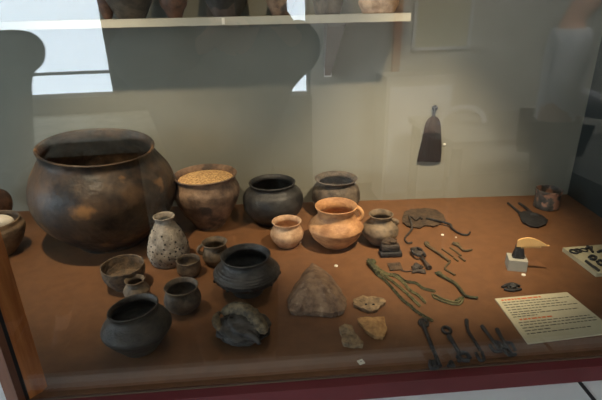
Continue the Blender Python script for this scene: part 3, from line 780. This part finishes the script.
# table surface with a rolled front edge
Ga = Vector((A_.x, glassy(A_.x), 0))
bm = bmesh.new()
prof = [(.0, LEDGE), (.017, LEDGE)]
prof = [(.003, LEDGE-.0), (.014, LEDGE+.0005)]
for k in range(9):
    a = math.pi/2*k/8; prof.append((.020+.018*math.sin(a)-.004*(1-k/8), LEDGE+.002+.012*(1-math.cos(a)) if False else LEDGE+(TZ-LEDGE)*math.sin(a)**1.0))
prof.append((.06, TZ)); prof.append((.10, TZ))
la = []; lb = []; mids = []
def frontpt(x, off): 
    p = Vector((x, glassy(x), 0)) - GN*off; return p
rows = []
xs = [Ga.x+.0+(CR-Ga.x)*i/24 for i in range(25)]
for off, z in prof:
    rows.append([bm.verts.new((frontpt(x, off).x if 0 < i < 24 else (CR if i == 24 else Ga.x-off*.6), frontpt(x, off).y, z)) for i, x in enumerate(xs)])
bk = [bm.verts.new((lc.x+(CR-lc.x)*i/24, wally(lc.x+(CR-lc.x)*i/24), TZ)) for i in range(25)]
rows.append(bk)
for a, b_ in zip(rows[:-1], rows[1:]):
    for i in range(24): bm.faces.new((a[i], a[i+1], b_[i+1], b_[i]))
# closed underside
und = [bm.verts.new((v.co.x, v.co.y, LEDGE-.012)) for v in (rows[0][0], rows[0][-1], bk[-1], bk[0])]
bm.faces.new(und)
bm.faces.new([und[0], und[1]]+[v for v in reversed(rows[0])]) 
bm.faces.new([und[1], und[2], *[r[-1] for r in reversed(rows)]])
bm.faces.new([und[0], und[3], *[r[0] for r in reversed(rows)]][::-1])
bm.faces.new([und[2], und[3]]+[v for v in bk])
part('felt_floor', bm, M['felt'], root)
zp = LEDGE-.040                                          # top of the white plinth ledge
part('fascia', wrap(Vector((A_.x+.004, glassy(A_.x+.004), 0))+GN*.026, Vector((CR+.03, glassy(CR+.03), 0))+GN*.026, .040, zp, LEDGE-.002, .001), M['red'], root, False, 'dark red front rail')
pf = Y0
part('plinth', prism([(-1.75, glassy(-1.75)-.10), (CR+.25, glassy(CR+.25)-.10), (CR+.25, wally(CR+.25)-.003), (-1.75, wally(-1.75)-.003)], 0, zp), M['white'], root, False, 'white panelled base')
for px in (586.5,):
    p = at(px, 391, zp); d = Vector((.035, 1, 0)).normalized()
    part('panel_joint', box(Vector((p.x, p.y+.005, zp+.0006)), (.008, .13, .0012), Matrix.Rotation(R(2), 3, 'Z')), M['seam'], root, False, 'dark joint line')
# glass panes
part('front_pane', wrap(Vector((Ga.x, glassy(Ga.x), 0)), Vector((CR, glassy(CR), 0)), .006, LEDGE, 2.12), M['glass'], root, False)
part('pane_edge', wrap(Vector((Ga.x, glassy(Ga.x), 0))+GN*.004, Vector((CR, glassy(CR), 0))+GN*.004, .003, LEDGE-.0018, LEDGE+.0008), M['edge'], root, False)
sA = A_+sd*.03; part('side_pane', wrap(Vector((lc.x, lc.y, 0))-sd*.02, Vector((sA.x, sA.y, 0)), .006, TZ+.03, 2.12), M['glass'], root, False)
part('side_panel', prism([(CR, glassy(CR)), (CR+.02, glassy(CR)), (CR+.02, wally(CR)-.002), (CR, wally(CR)-.002)], zp, 2.12), M['teal'], root, False, 'dark teal right end panel')
# corner post (stands on the corner of the front)
pl_, pr_ = at(31, 398, LEDGE), at(42.5, 390, LEDGE+.0)
pc = at(34.5, 386, LEDGE)
pn = sd.cross(Vector((0, 0, 1)))
q1, q2 = at(30, 399, LEDGE), at(43, 391.5, LEDGE)
q2 = q1+(q2-q1).normalized()*.033
dn = (q2-q1).normalized(); nb_ = Vector((-dn.y, dn.x, 0))
q3 = q2+nb_*.030; q4 = q1+nb_*.03-dn*.012
part('corner_post', prism([q1, q2, q3, q4], LEDGE, 2.12), M['wood'], root, False)
o4 = q1-dn*.003
part('post_gap', prism([q1-dn*.0065, q1-dn*.0002, q4-dn*.0002, q4-dn*.0065], LEDGE, 2.12), M['dark'], root, False, 'dark joint')
part('outer_post', prism([q1-dn*.0175, q1-dn*.0065, q4-dn*.0065, q4-dn*.0175], zp, 2.12), M['wood2'], root, False)
part('side_rail', wrap(Vector((lc.x, lc.y, 0))-sd*.02, Vector((q4.x, q4.y, 0))-dn*.015+sd*.003, .02, zp, TZ+.012, .001), M['wood2'], root, False)
part('canopy', prism([(A_.x-.02, glassy(A_.x)-.02), (CR+.03, glassy(CR)-.02), (CR+.03, wally(CR)-.003), (lc.x-.02, wally(lc.x-.02)-.003)], 2.12, 2.30), M['wood2'], root, False)

# ------------------------------------------------------------------ the room
def struct(name, bm, mat): return tag(link(name, bm, mat, None, False), kind='structure')
RY = -2.6; XL, XR, ZC = -3.6, 3.2, 3.0
struct('wall_back', prism([(XL, wally(XL)), (XR, wally(XR)), (XR, wally(XR)+.12), (XL, wally(XL)+.12)], 0, ZC), M['wall'])
# tiled floor
bm = prism([(XL-.1, RY-.2), (XR+.1, RY-.2), (XR+.1, 1.9), (XL-.1, 1.9)], -.1, 0)
struct('floor', bm, M['tile'])
struct('ceiling', prism([(XL-.1, RY-.2), (XR+.1, RY-.2), (XR+.1, 1.9), (XL-.1, 1.9)], ZC, ZC+.1), M['room'])
bm = bmesh.new(); LW = (-1.7, .7, .95, 2.3)      # unseen left-wall window added for fill: y from, y to, z from, z to
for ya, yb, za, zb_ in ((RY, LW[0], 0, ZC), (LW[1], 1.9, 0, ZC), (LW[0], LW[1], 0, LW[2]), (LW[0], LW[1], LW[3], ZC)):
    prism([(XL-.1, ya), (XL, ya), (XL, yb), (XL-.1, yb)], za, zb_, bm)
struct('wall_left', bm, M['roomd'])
bm = bmesh.new(); ym_ = (LW[0]+LW[1])/2; zm_ = (LW[2]+LW[3])/2
for yy in (LW[0]+.02, ym_, LW[1]-.02): add_box(bm, (XL-.05, yy, zm_), (.05, .04, LW[3]-LW[2]))
for zz in (LW[2]+.02, LW[3]-.02): add_box(bm, (XL-.05, ym_, zz), (.05, LW[1]-LW[0], .04))
struct('window_3', bm, M['frame'])  # frame of the window added for cool fill light
struct('wall_right', prism([(XR, RY), (XR+.1, RY), (XR+.1, 1.9), (XR, 1.9)], 0, ZC), M['room'])
# wall behind the viewer with two windows, found where the glass mirrors them
w1r = refl(109, 60, RY); w1b = refl(80, 98, RY); w2r = refl(311.5, 60, RY); w2b = refl(300, 96, RY); bar = refl(80, 74, RY)
w1l = refl(-25, 60, RY); w2l = refl(286, 60, RY)
ztop = 1.80
xs_ = [XL, w1l.x, w1r.x, w2l.x, w2r.x, XR]
assert all(a < b for a, b in zip(xs_[:-1], xs_[1:])), xs_
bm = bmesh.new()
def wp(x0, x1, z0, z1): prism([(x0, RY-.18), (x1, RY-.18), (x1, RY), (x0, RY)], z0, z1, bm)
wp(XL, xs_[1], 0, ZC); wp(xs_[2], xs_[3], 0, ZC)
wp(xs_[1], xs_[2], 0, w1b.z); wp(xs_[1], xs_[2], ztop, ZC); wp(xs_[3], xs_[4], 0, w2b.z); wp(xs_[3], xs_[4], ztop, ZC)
struct('wall_front', bm, M['roomd'])  # backlit shade of this wall is put into its dark colour
bm = bmesh.new(); wp(xs_[4], XR, 0, ZC)
struct('wall_front', bm, M['room'])
for n_, (x0, x1, z0) in enumerate(((xs_[1], xs_[2], w1b.z), (xs_[3], xs_[4], w2b.z))):
    bm = bmesh.new(); y = RY-.09
    for a in (x0+.015, x1-.015): add_box(bm, (a, y, (z0+ztop)/2), (.03, .05, ztop-z0))
    add_box(bm, ((x0+x1)/2, y, z0+.012), (x1-x0, .05, .024)); add_box(bm, ((x0+x1)/2, y, ztop-.015), (x1-x0, .05, .03))
    add_box(bm, ((x0+x1)/2, y, bar.z), (x1-x0, .04, .022))
    struct('window_%d' % (n_+1), bm, M['frame'])
# gallery things seen only in the glass
def gthing(name, p, bmf, mat, label, cat, smooth=False):
    return single(name, bmf, M[mat], label, cat, p, smooth=smooth)
# stone slab bench under the window (texture band low left in the glass)
zsl = .80
a = refz(-30, 103, zsl); b_ = refz(172, 103, zsl); c_ = refz(172, 137, zsl); d_ = refz(-30, 137, zsl)
y0_ = min(a.y, b_.y); y1_ = max(c_.y, d_.y)
y0_ = max(y0_, RY+.03)
sl = empty('stone_bench', ((a.x+b_.x)/2, (y0_+y1_)/2, 0), 'low pale rough stone bench mirrored in the glass above the huge pot', 'bench')
xl, xr = min(a.x, d_.x), (b_.x+c_.x)/2
part('slab', prism([(xl, y0_), (xr, y0_), (xr, y1_), (xl, y1_)], zsl-.09, zsl), M['stone'], sl, False)
for qx in (xl+.1, xr-.12): part('support', box((qx, (y0_+y1_)/2, (zsl-.09)/2), (.14, (y1_-y0_)*.8, zsl-.09)), M['stone'], sl, False)
# wooden column
p = refl(397, 40, -2.5)
gthing('wooden_column', Vector((p.x, p.y, 0)), box((p.x, p.y, ZC/2), (.06, .05, ZC-.004)), 'woodcol', 'slim orange wooden post mirrored in the glass right of the shelf', 'post')
# framed poster on wall_front
a = refl(413, -40, RY+.02); b_ = refl(468, 46, RY+.02); bb_ = refl(413, 46, RY+.02); zl0 = min(b_.z, bb_.z)
rt = empty('framed_poster', ((a.x+b_.x)/2, RY+.03, zl0), 'pale framed poster mirrored in the glass at the top right', 'poster')
part('sheet', box(((bb_.x+b_.x)/2, RY+.014, zl0+.4), (b_.x-bb_.x, .02, .8)), M['paper'], rt, False)
bm = bmesh.new(); W_ = b_.x-bb_.x; cx = (bb_.x+b_.x)/2
for dx in (-W_/2, W_/2): add_box(bm, (cx+dx, RY+.02, zl0+.4), (.025, .036, .84))
for dz in (-.01, .81): add_box(bm, (cx, RY+.02, zl0+dz), (W_+.03, .036, .025))
part('poster_frame', bm, M['shirt'], rt, False)
# second showcase behind the viewer: white table with an arch model
zs = .78
a = refz(400, 112, zs); b_ = refz(598, 112, zs); c_ = refz(598, 134, zs)
y0_, y1_ = max(RY+.06, (a.y+b_.y)/2), c_.y; xl, xr = a.x, b_.x
rt = empty('white_table', ((xl+xr)/2, (y0_+y1_)/2, 0), 'long white display table mirrored in the glass beside the brush', 'table')
part('tabletop', box(((xl+xr)/2, (y0_+y1_)/2, zs-.02), (xr-xl, abs(y1_-y0_), .04)), M['room'], rt, False)
for qx in (xl+.05, xr-.05):
    for qy in (min(y0_, y1_)+.05, max(y0_, y1_)-.05): part('leg', box((qx, qy, (zs-.04)/2), (.05, .05, zs-.04)), M['greyc'], rt, False)
ym = (y0_+y1_)/2
p0 = refl(437, 128, ym); p1 = refl(486, 128, ym)
xm, rad = (p0.x+p1.x)/2, abs(p1.x-p0.x)/2*.9
bm = bmesh.new(); tube(bm, [Vector((xm-rad*math.cos(math.pi*i/10), ym, zs+.02+math.sin(math.pi*i/10)*rad*.7)) for i in range(11)], .018, 8, 3)
gthing('white_arch', Vector((xm, ym, zs)), bm, 'shirt', 'small white arch on the mirrored white table', 'model', True)
p0 = refl(540, 118, ym)
bm = bmesh.new(); lump(bm, Vector((p0.x, ym, zs+.03)), (.12, .07, .035), .2, 2, 3)
gthing('pale_stone', Vector((p0.x, ym, zs)), bm, 'stone', 'pale stone lying on the mirrored white table', 'stone', True)
# cabinet right of the post
a = refl(384, 76, -2.2); b_ = refl(452, 76, -2.2)
rt = empty('low_cabinet', ((a.x+b_.x)/2, -2.24, 0), 'low pale cabinet mirrored beneath the framed poster', 'cabinet')
part('cabinet_body', box(((a.x+b_.x)/2, -2.26, a.z/2), (b_.x-a.x, .28, a.z)), M['room'], rt, False)
part('door', box(((a.x+b_.x)/2, -2.113, a.z/2), ((b_.x-a.x)*.9, .012, a.z*.85)), M['shirt'], rt, False)

# ------------------------------------------------------------------ people mirrored in the glass
def skinmesh(joints, edges, rootj, sub=2):
    names = list(joints); idx = {n: i for i, n in enumerate(names)}
    me = bpy.data.meshes.new('sk'); me.from_pydata([joints[n][0] for n in names], [(idx[a], idx[b]) for a, b in edges], [])
    ob = bpy.data.objects.new('sk', me); COL.objects.link(ob)
    md = ob.modifiers.new('s', 'SKIN'); md.use_smooth_shade = True
    for n in names:
        sv = me.skin_vertices[0].data[idx[n]]; r = joints[n][1]; sv.radius = r if isinstance(r, tuple) else (r, r); sv.use_root = (n == rootj)
    ss = ob.modifiers.new('u', 'SUBSURF'); ss.levels = sub; ss.render_levels = sub
    dg = bpy.context.evaluated_depsgraph_get(); em = bpy.data.meshes.new_from_object(ob.evaluated_get(dg))
    bm = bmesh.new(); bm.from_mesh(em); bpy.data.objects.remove(ob); bpy.data.meshes.remove(em)
    return bm
def person(origin, yaw, label, J, scale=1, shirt='navy', trousers='trouser', hair='hair', fat=0):
    """figure in its own frame: x to its left-right, -y forward"""
    root = empty('person', origin, label, 'person'); root.rotation_euler = (0, 0, yaw)
    V = lambda k: tuple(Vector(J[k])*scale)
    rad = dict(pelvis=(.15, .11), waist=(.135, .095), chest=(.165, .11), neckb=.075, neck=.055, head0=.075, head1=(.083, .098), head2=(.078, .09),
               shl=.07, shr=.07, ell=.045, elr=.058, wrl=.028, wrr=.028, hnl=(.04, .018), hnr=(.04, .018), hipl=.095, hipr=.095, knl=.062, knr=.062, anl=.042, anr=.042, tol=.04, tor=.04)
    j = {k: (V(k), tuple(q*scale for q in rad[k]) if isinstance(rad[k], tuple) else rad[k]*scale) for k in rad}
    E = [('pelvis', 'waist'), ('waist', 'chest'), ('chest', 'neckb'), ('neckb', 'neck'), ('neck', 'head0'), ('head0', 'head1'), ('head1', 'head2'),
         ('chest', 'shl'), ('shl', 'ell'), ('ell', 'wrl'), ('wrl', 'hnl'), ('chest', 'shr'), ('shr', 'elr'), ('elr', 'wrr'), ('wrr', 'hnr'),
         ('pelvis', 'hipl'), ('hipl', 'knl'), ('knl', 'anl'), ('anl', 'tol'), ('pelvis', 'hipr'), ('hipr', 'knr'), ('knr', 'anr'), ('anr', 'tor')]
    bm = skinmesh(j, E, 'pelvis')
    # face: nose, ears, brow as part of the same mesh
    h = Vector(V('head1')); fwd = Vector((0, -1, 0))
    lump(bm, h+fwd*.098*scale+Vector((0, 0, -.012)), (.013, .018, .022), .0, 1, 2)
    for sx in (-1, 1): lump(bm, h+Vector((sx*.082*scale, .01, -.005)), (.012, .02, .032), 0, 1, 2)
    lump(bm, h+fwd*.088*scale+Vector((0, 0, -.055)), (.024, .012, .008), 0, 1, 2)
    for sd_, w in (('l', 'hnl'), ('r', 'hnr')):
        a_ = Vector(V('wr'+sd_)); b2 = Vector(V(w)); d = (b2-a_).normalized(); side = d.cross(Vector((0, 0, 1)))
        if side.length < .2: side = Vector((0, 1, 0))
        side.normalize(); nrm = side.cross(d)
        for k, ln in enumerate((.062, .075, .07, .055)):
            o_ = b2+side*(k-1.5)*.019
            tube(bm, [o_-d*.01, o_+d*ln*.5+nrm*-.004, o_+d*ln*.8-nrm*.02, o_+d*ln*.9-nrm*.04], [.009, .0085, .008, .006], 8, 3)
        tube(bm, [a_+side*-.02+d*.03, a_+side*-.05+d*.06, a_-side*.058+d*.09-nrm*.01], [.011, .010, .007], 8, 3)
    link('body', bm, M['skin'], root)
    def cl(name, keys, edges, rt, g, mat):
        jj = {k: (j[k][0], tuple(q+g*scale for q in j[k][1]) if isinstance(j[k][1], tuple) else j[k][1]+g*scale) for k in keys}
        link(name, skinmesh(jj, [e for e in edges if e[0] in keys and e[1] in keys], rt), M[mat], root)
    cl('shirt', ['pelvis', 'waist', 'chest', 'neckb', 'shl', 'ell', 'wrl', 'shr', 'elr', 'wrr'], E, 'waist', .016+fat, shirt)
    cl('trousers', ['pelvis', 'hipl', 'knl', 'anl', 'hipr', 'knr', 'anr'], E, 'pelvis', .018, trousers)
    bm = bmesh.new()
    for s_ in ('l', 'r'):
        bm = bmesh.new(); a_ = Vector(V('an'+s_)); t_ = Vector(V('to'+s_)); tube(bm, [a_+Vector((0, .05, -.03)), a_+Vector((0, 0, -.02)), t_+Vector((0, 0, 0)), t_+Vector((0, -.06, -.01))], [.04, .05, .045, .03], 10, 3, flat=.8)
        link('shoe', bm, M['plastic'], root)
    bm = bmesh.new(); lump(bm, h+Vector((0, .022, .045)), (.094*scale, .108*scale, .098*scale), .08, 3, 3); link('hair', bm, M[hair], root)
    return root
def pose(**kw):
    J = dict(pelvis=(0, 0, .95), waist=(0, 0, 1.10), chest=(0, 0, 1.30), neckb=(0, 0, 1.42), neck=(0, 0, 1.48), head0=(0, -.02, 1.53), head1=(0, -.02, 1.61), head2=(0, -.01, 1.68),
             shl=(-.18, 0, 1.37), shr=(.18, 0, 1.37), ell=(-.24, .02, 1.10), elr=(.24, .02, 1.10), wrl=(-.22, -.08, .86), wrr=(.22, -.08, .86), hnl=(-.21, -.10, .79), hnr=(.21, -.10, .79),
             hipl=(-.10, 0, .88), hipr=(.10, 0, .88), knl=(-.11, -.02, .50), knr=(.11, -.02, .50), anl=(-.12, .02, .10), anr=(.12, .02, .10), tol=(-.13, -.10, .045), tor=(.13, -.10, .045))
    J.update(kw); return J
# photographer: eye at the viewfinder, elbows out. Faces +y, i.e. yaw 180 deg (own -y forward)
px_ = refl(213, 60, -.25)
PX = px_.x
def own(x, y, z): return (-(x-PX), -(y+.28), z)      # world -> own frame for yaw = pi
Jp = pose(head0=own(-.07, -.20, 1.47), head1=own(-.06, -.19, 1.555), head2=own(-.06, -.20, 1.63), neck=own(-.10, -.24, 1.42), neckb=own(PX*.8, -.26, 1.37),
          chest=(0, 0, 1.25), waist=(0, 0, 1.07), shl=(-.18, 0, 1.39), shr=(.18, 0, 1.39))
er = refl(309, 46, -.22); el = refl(120, 50, -.22)
Jp.update(elr=own(el.x, -.22, el.z), ell=own(er.x, -.22, er.z), wrl=own(.10, -.13, 1.47), wrr=own(-.17, -.14, 1.45), hnl=own(.07, -.09, 1.52), hnr=own(-.10, -.08, 1.51))
person(Vector((PX, -.28, 0)), math.pi, 'person in dark clothes holding a camera up, mirrored dark in the middle of the glass', Jp, shirt='navy', trousers='trouser', fat=.03)
rt = empty('photo_camera', Vector((0, -.075, 1.545)), 'black camera held up by the person in dark clothes', 'camera')
part('camera_body', box((0, -.085, 1.545), (.135, .05, .085), None, .008), M['plastic'], rt)
bm = bmesh.new(); bmesh.ops.create_cone(bm, cap_ends=True, segments=28, radius1=.03, radius2=.033, depth=.045); bmesh.ops.rotate(bm, verts=bm.verts[:], cent=(0, 0, 0), matrix=Matrix.Rotation(R(90), 3, 'X')); bmesh.ops.translate(bm, verts=bm.verts[:], vec=(0, -.04, 1.545))
part('lens', bm, M['plastic'], rt)
part('viewfinder', box((0, -.085, 1.598), (.045, .045, .022), None, .006), M['plastic'], rt)
# second visitor at the left, in front of the window
vx = refl(-38, 60, -.75).x
e1 = refl(40, 52, -.80); s1_ = refl(14, 42, -.75)
Jv = pose(shl=(-.19, 0, 1.40), ell=(-.36, -.10, 1.33), wrl=(-.13, -.26, 1.45), hnl=(-.07, -.27, 1.50))
Jv['ell'] = (-(e1.x-vx), .05, e1.z); Jv['shl'] = (-(s1_.x-vx), 0, min(s1_.z, 1.42)); Jv['wrl'] = (-.12, -.22, 1.40); Jv['hnl'] = (-.07, -.25, 1.46)
for k_ in ('sh', 'el', 'wr', 'hn'):
    x_, y_, z_ = Jv[k_+'l']; Jv[k_+'r'] = (-x_, y_, z_)
person(Vector((vx, -.75, 0)), math.pi, 'person with raised elbow, mirrored dark against the bright window at the left', Jv, shirt='navy', fat=.03)
# visitor in a white shirt
q = refl(568, 50, -.92)
Jw = pose(head0=(0, -.05, 1.55), head1=(0, -.07, 1.62), head2=(0, -.07, 1.69), wrl=(-.12, -.28, 1.02), wrr=(.12, -.28, 1.02), hnl=(-.08, -.34, 1.03), hnr=(.08, -.34, 1.03))
person(Vector((q.x, -.92, 0)), R(120), 'person in a white shirt reading, mirrored faintly at the top right', Jw, shirt='shirt', hair='hair')

# ------------------------------------------------------------------ light
w = bpy.data.worlds.new('sky'); sc.world = w; w.use_nodes = True
bg = w.node_tree.nodes['Background']; bg.inputs[0].default_value = (.78, .9, 1, 1); bg.inputs[1].default_value = 10.5
def area(name, loc, rot, sx, sy, power, color, portal=False):
    l = bpy.data.lights.new(name, 'AREA'); l.shape = 'RECTANGLE'; l.size = sx; l.size_y = sy; l.energy = power; l.color = color
    if portal: l.cycles.is_portal = True
    o = bpy.data.objects.new(name, l); COL.objects.link(o); o.location = loc; o.rotation_euler = rot; return o
for (x0, x1, z0) in ((xs_[1], xs_[2], w1b.z), (xs_[3], xs_[4], w2b.z)):
    area('window_portal', ((x0+x1)/2, RY-.2, (z0+ztop)/2), (R(90), 0, 0), x1-x0, ztop-z0, 1, (1, 1, 1), True)
area('window_portal', (XL-.12, ym_, zm_), (0, R(-90), 0), LW[3]-LW[2], LW[1]-LW[0], 1, (1, 1, 1), True)  # portal for the added left-wall window
def spot(name, loc, target, power, color, size=R(110), rad=.03, blend=.6):
    l = bpy.data.lights.new(name, 'SPOT'); l.energy = power; l.color = color; l.spot_size = size; l.spot_blend = blend; l.shadow_soft_size = rad
    o = bpy.data.objects.new(name, l); COL.objects.link(o); o.location = loc
    o.rotation_euler = (Vector(target)-Vector(loc)).to_track_quat('-Z', 'Y').to_euler(); return o
warm = (1.0, .80, .54)
spot('case_lamp', (.46, .87, 2.08), (.34, 1.32, .9), 112, warm, R(55), .018, 1)
spot('case_lamp', (-.62, .87, 2.08), (-.52, 1.33, .9), 50, warm, R(58), .018, 1)
spot('case_lamp', (-.05, .87, 2.08), (-.05, 1.50, 1.1), 10, warm, R(110), .018, 1)
# unseen spots added to brighten the mirrored room
for lx, tx, pw in ((-1.3, -1.2, 30), (.4, .7, 240), (1.5, 1.7, 360)):
    spot('added_room_spot', (lx, .35, 2.9), (tx, -2.6, 1.75), pw, (1, .98, .94), R(84), .05, .8)
spot('added_room_spot', (-1.5, -1.2, 2.9), ((sl.location.x), sl.location.y, .8), 90, (1, .98, .94), R(50), .05, .5)  # extra spot added to lift the mirrored stone bench
vs_ = sc.view_settings; vs_.view_transform = 'Standard'; vs_.look = 'None'; vs_.gamma = 1; vs_.use_curve_mapping = False; vs_.exposure = -0.02
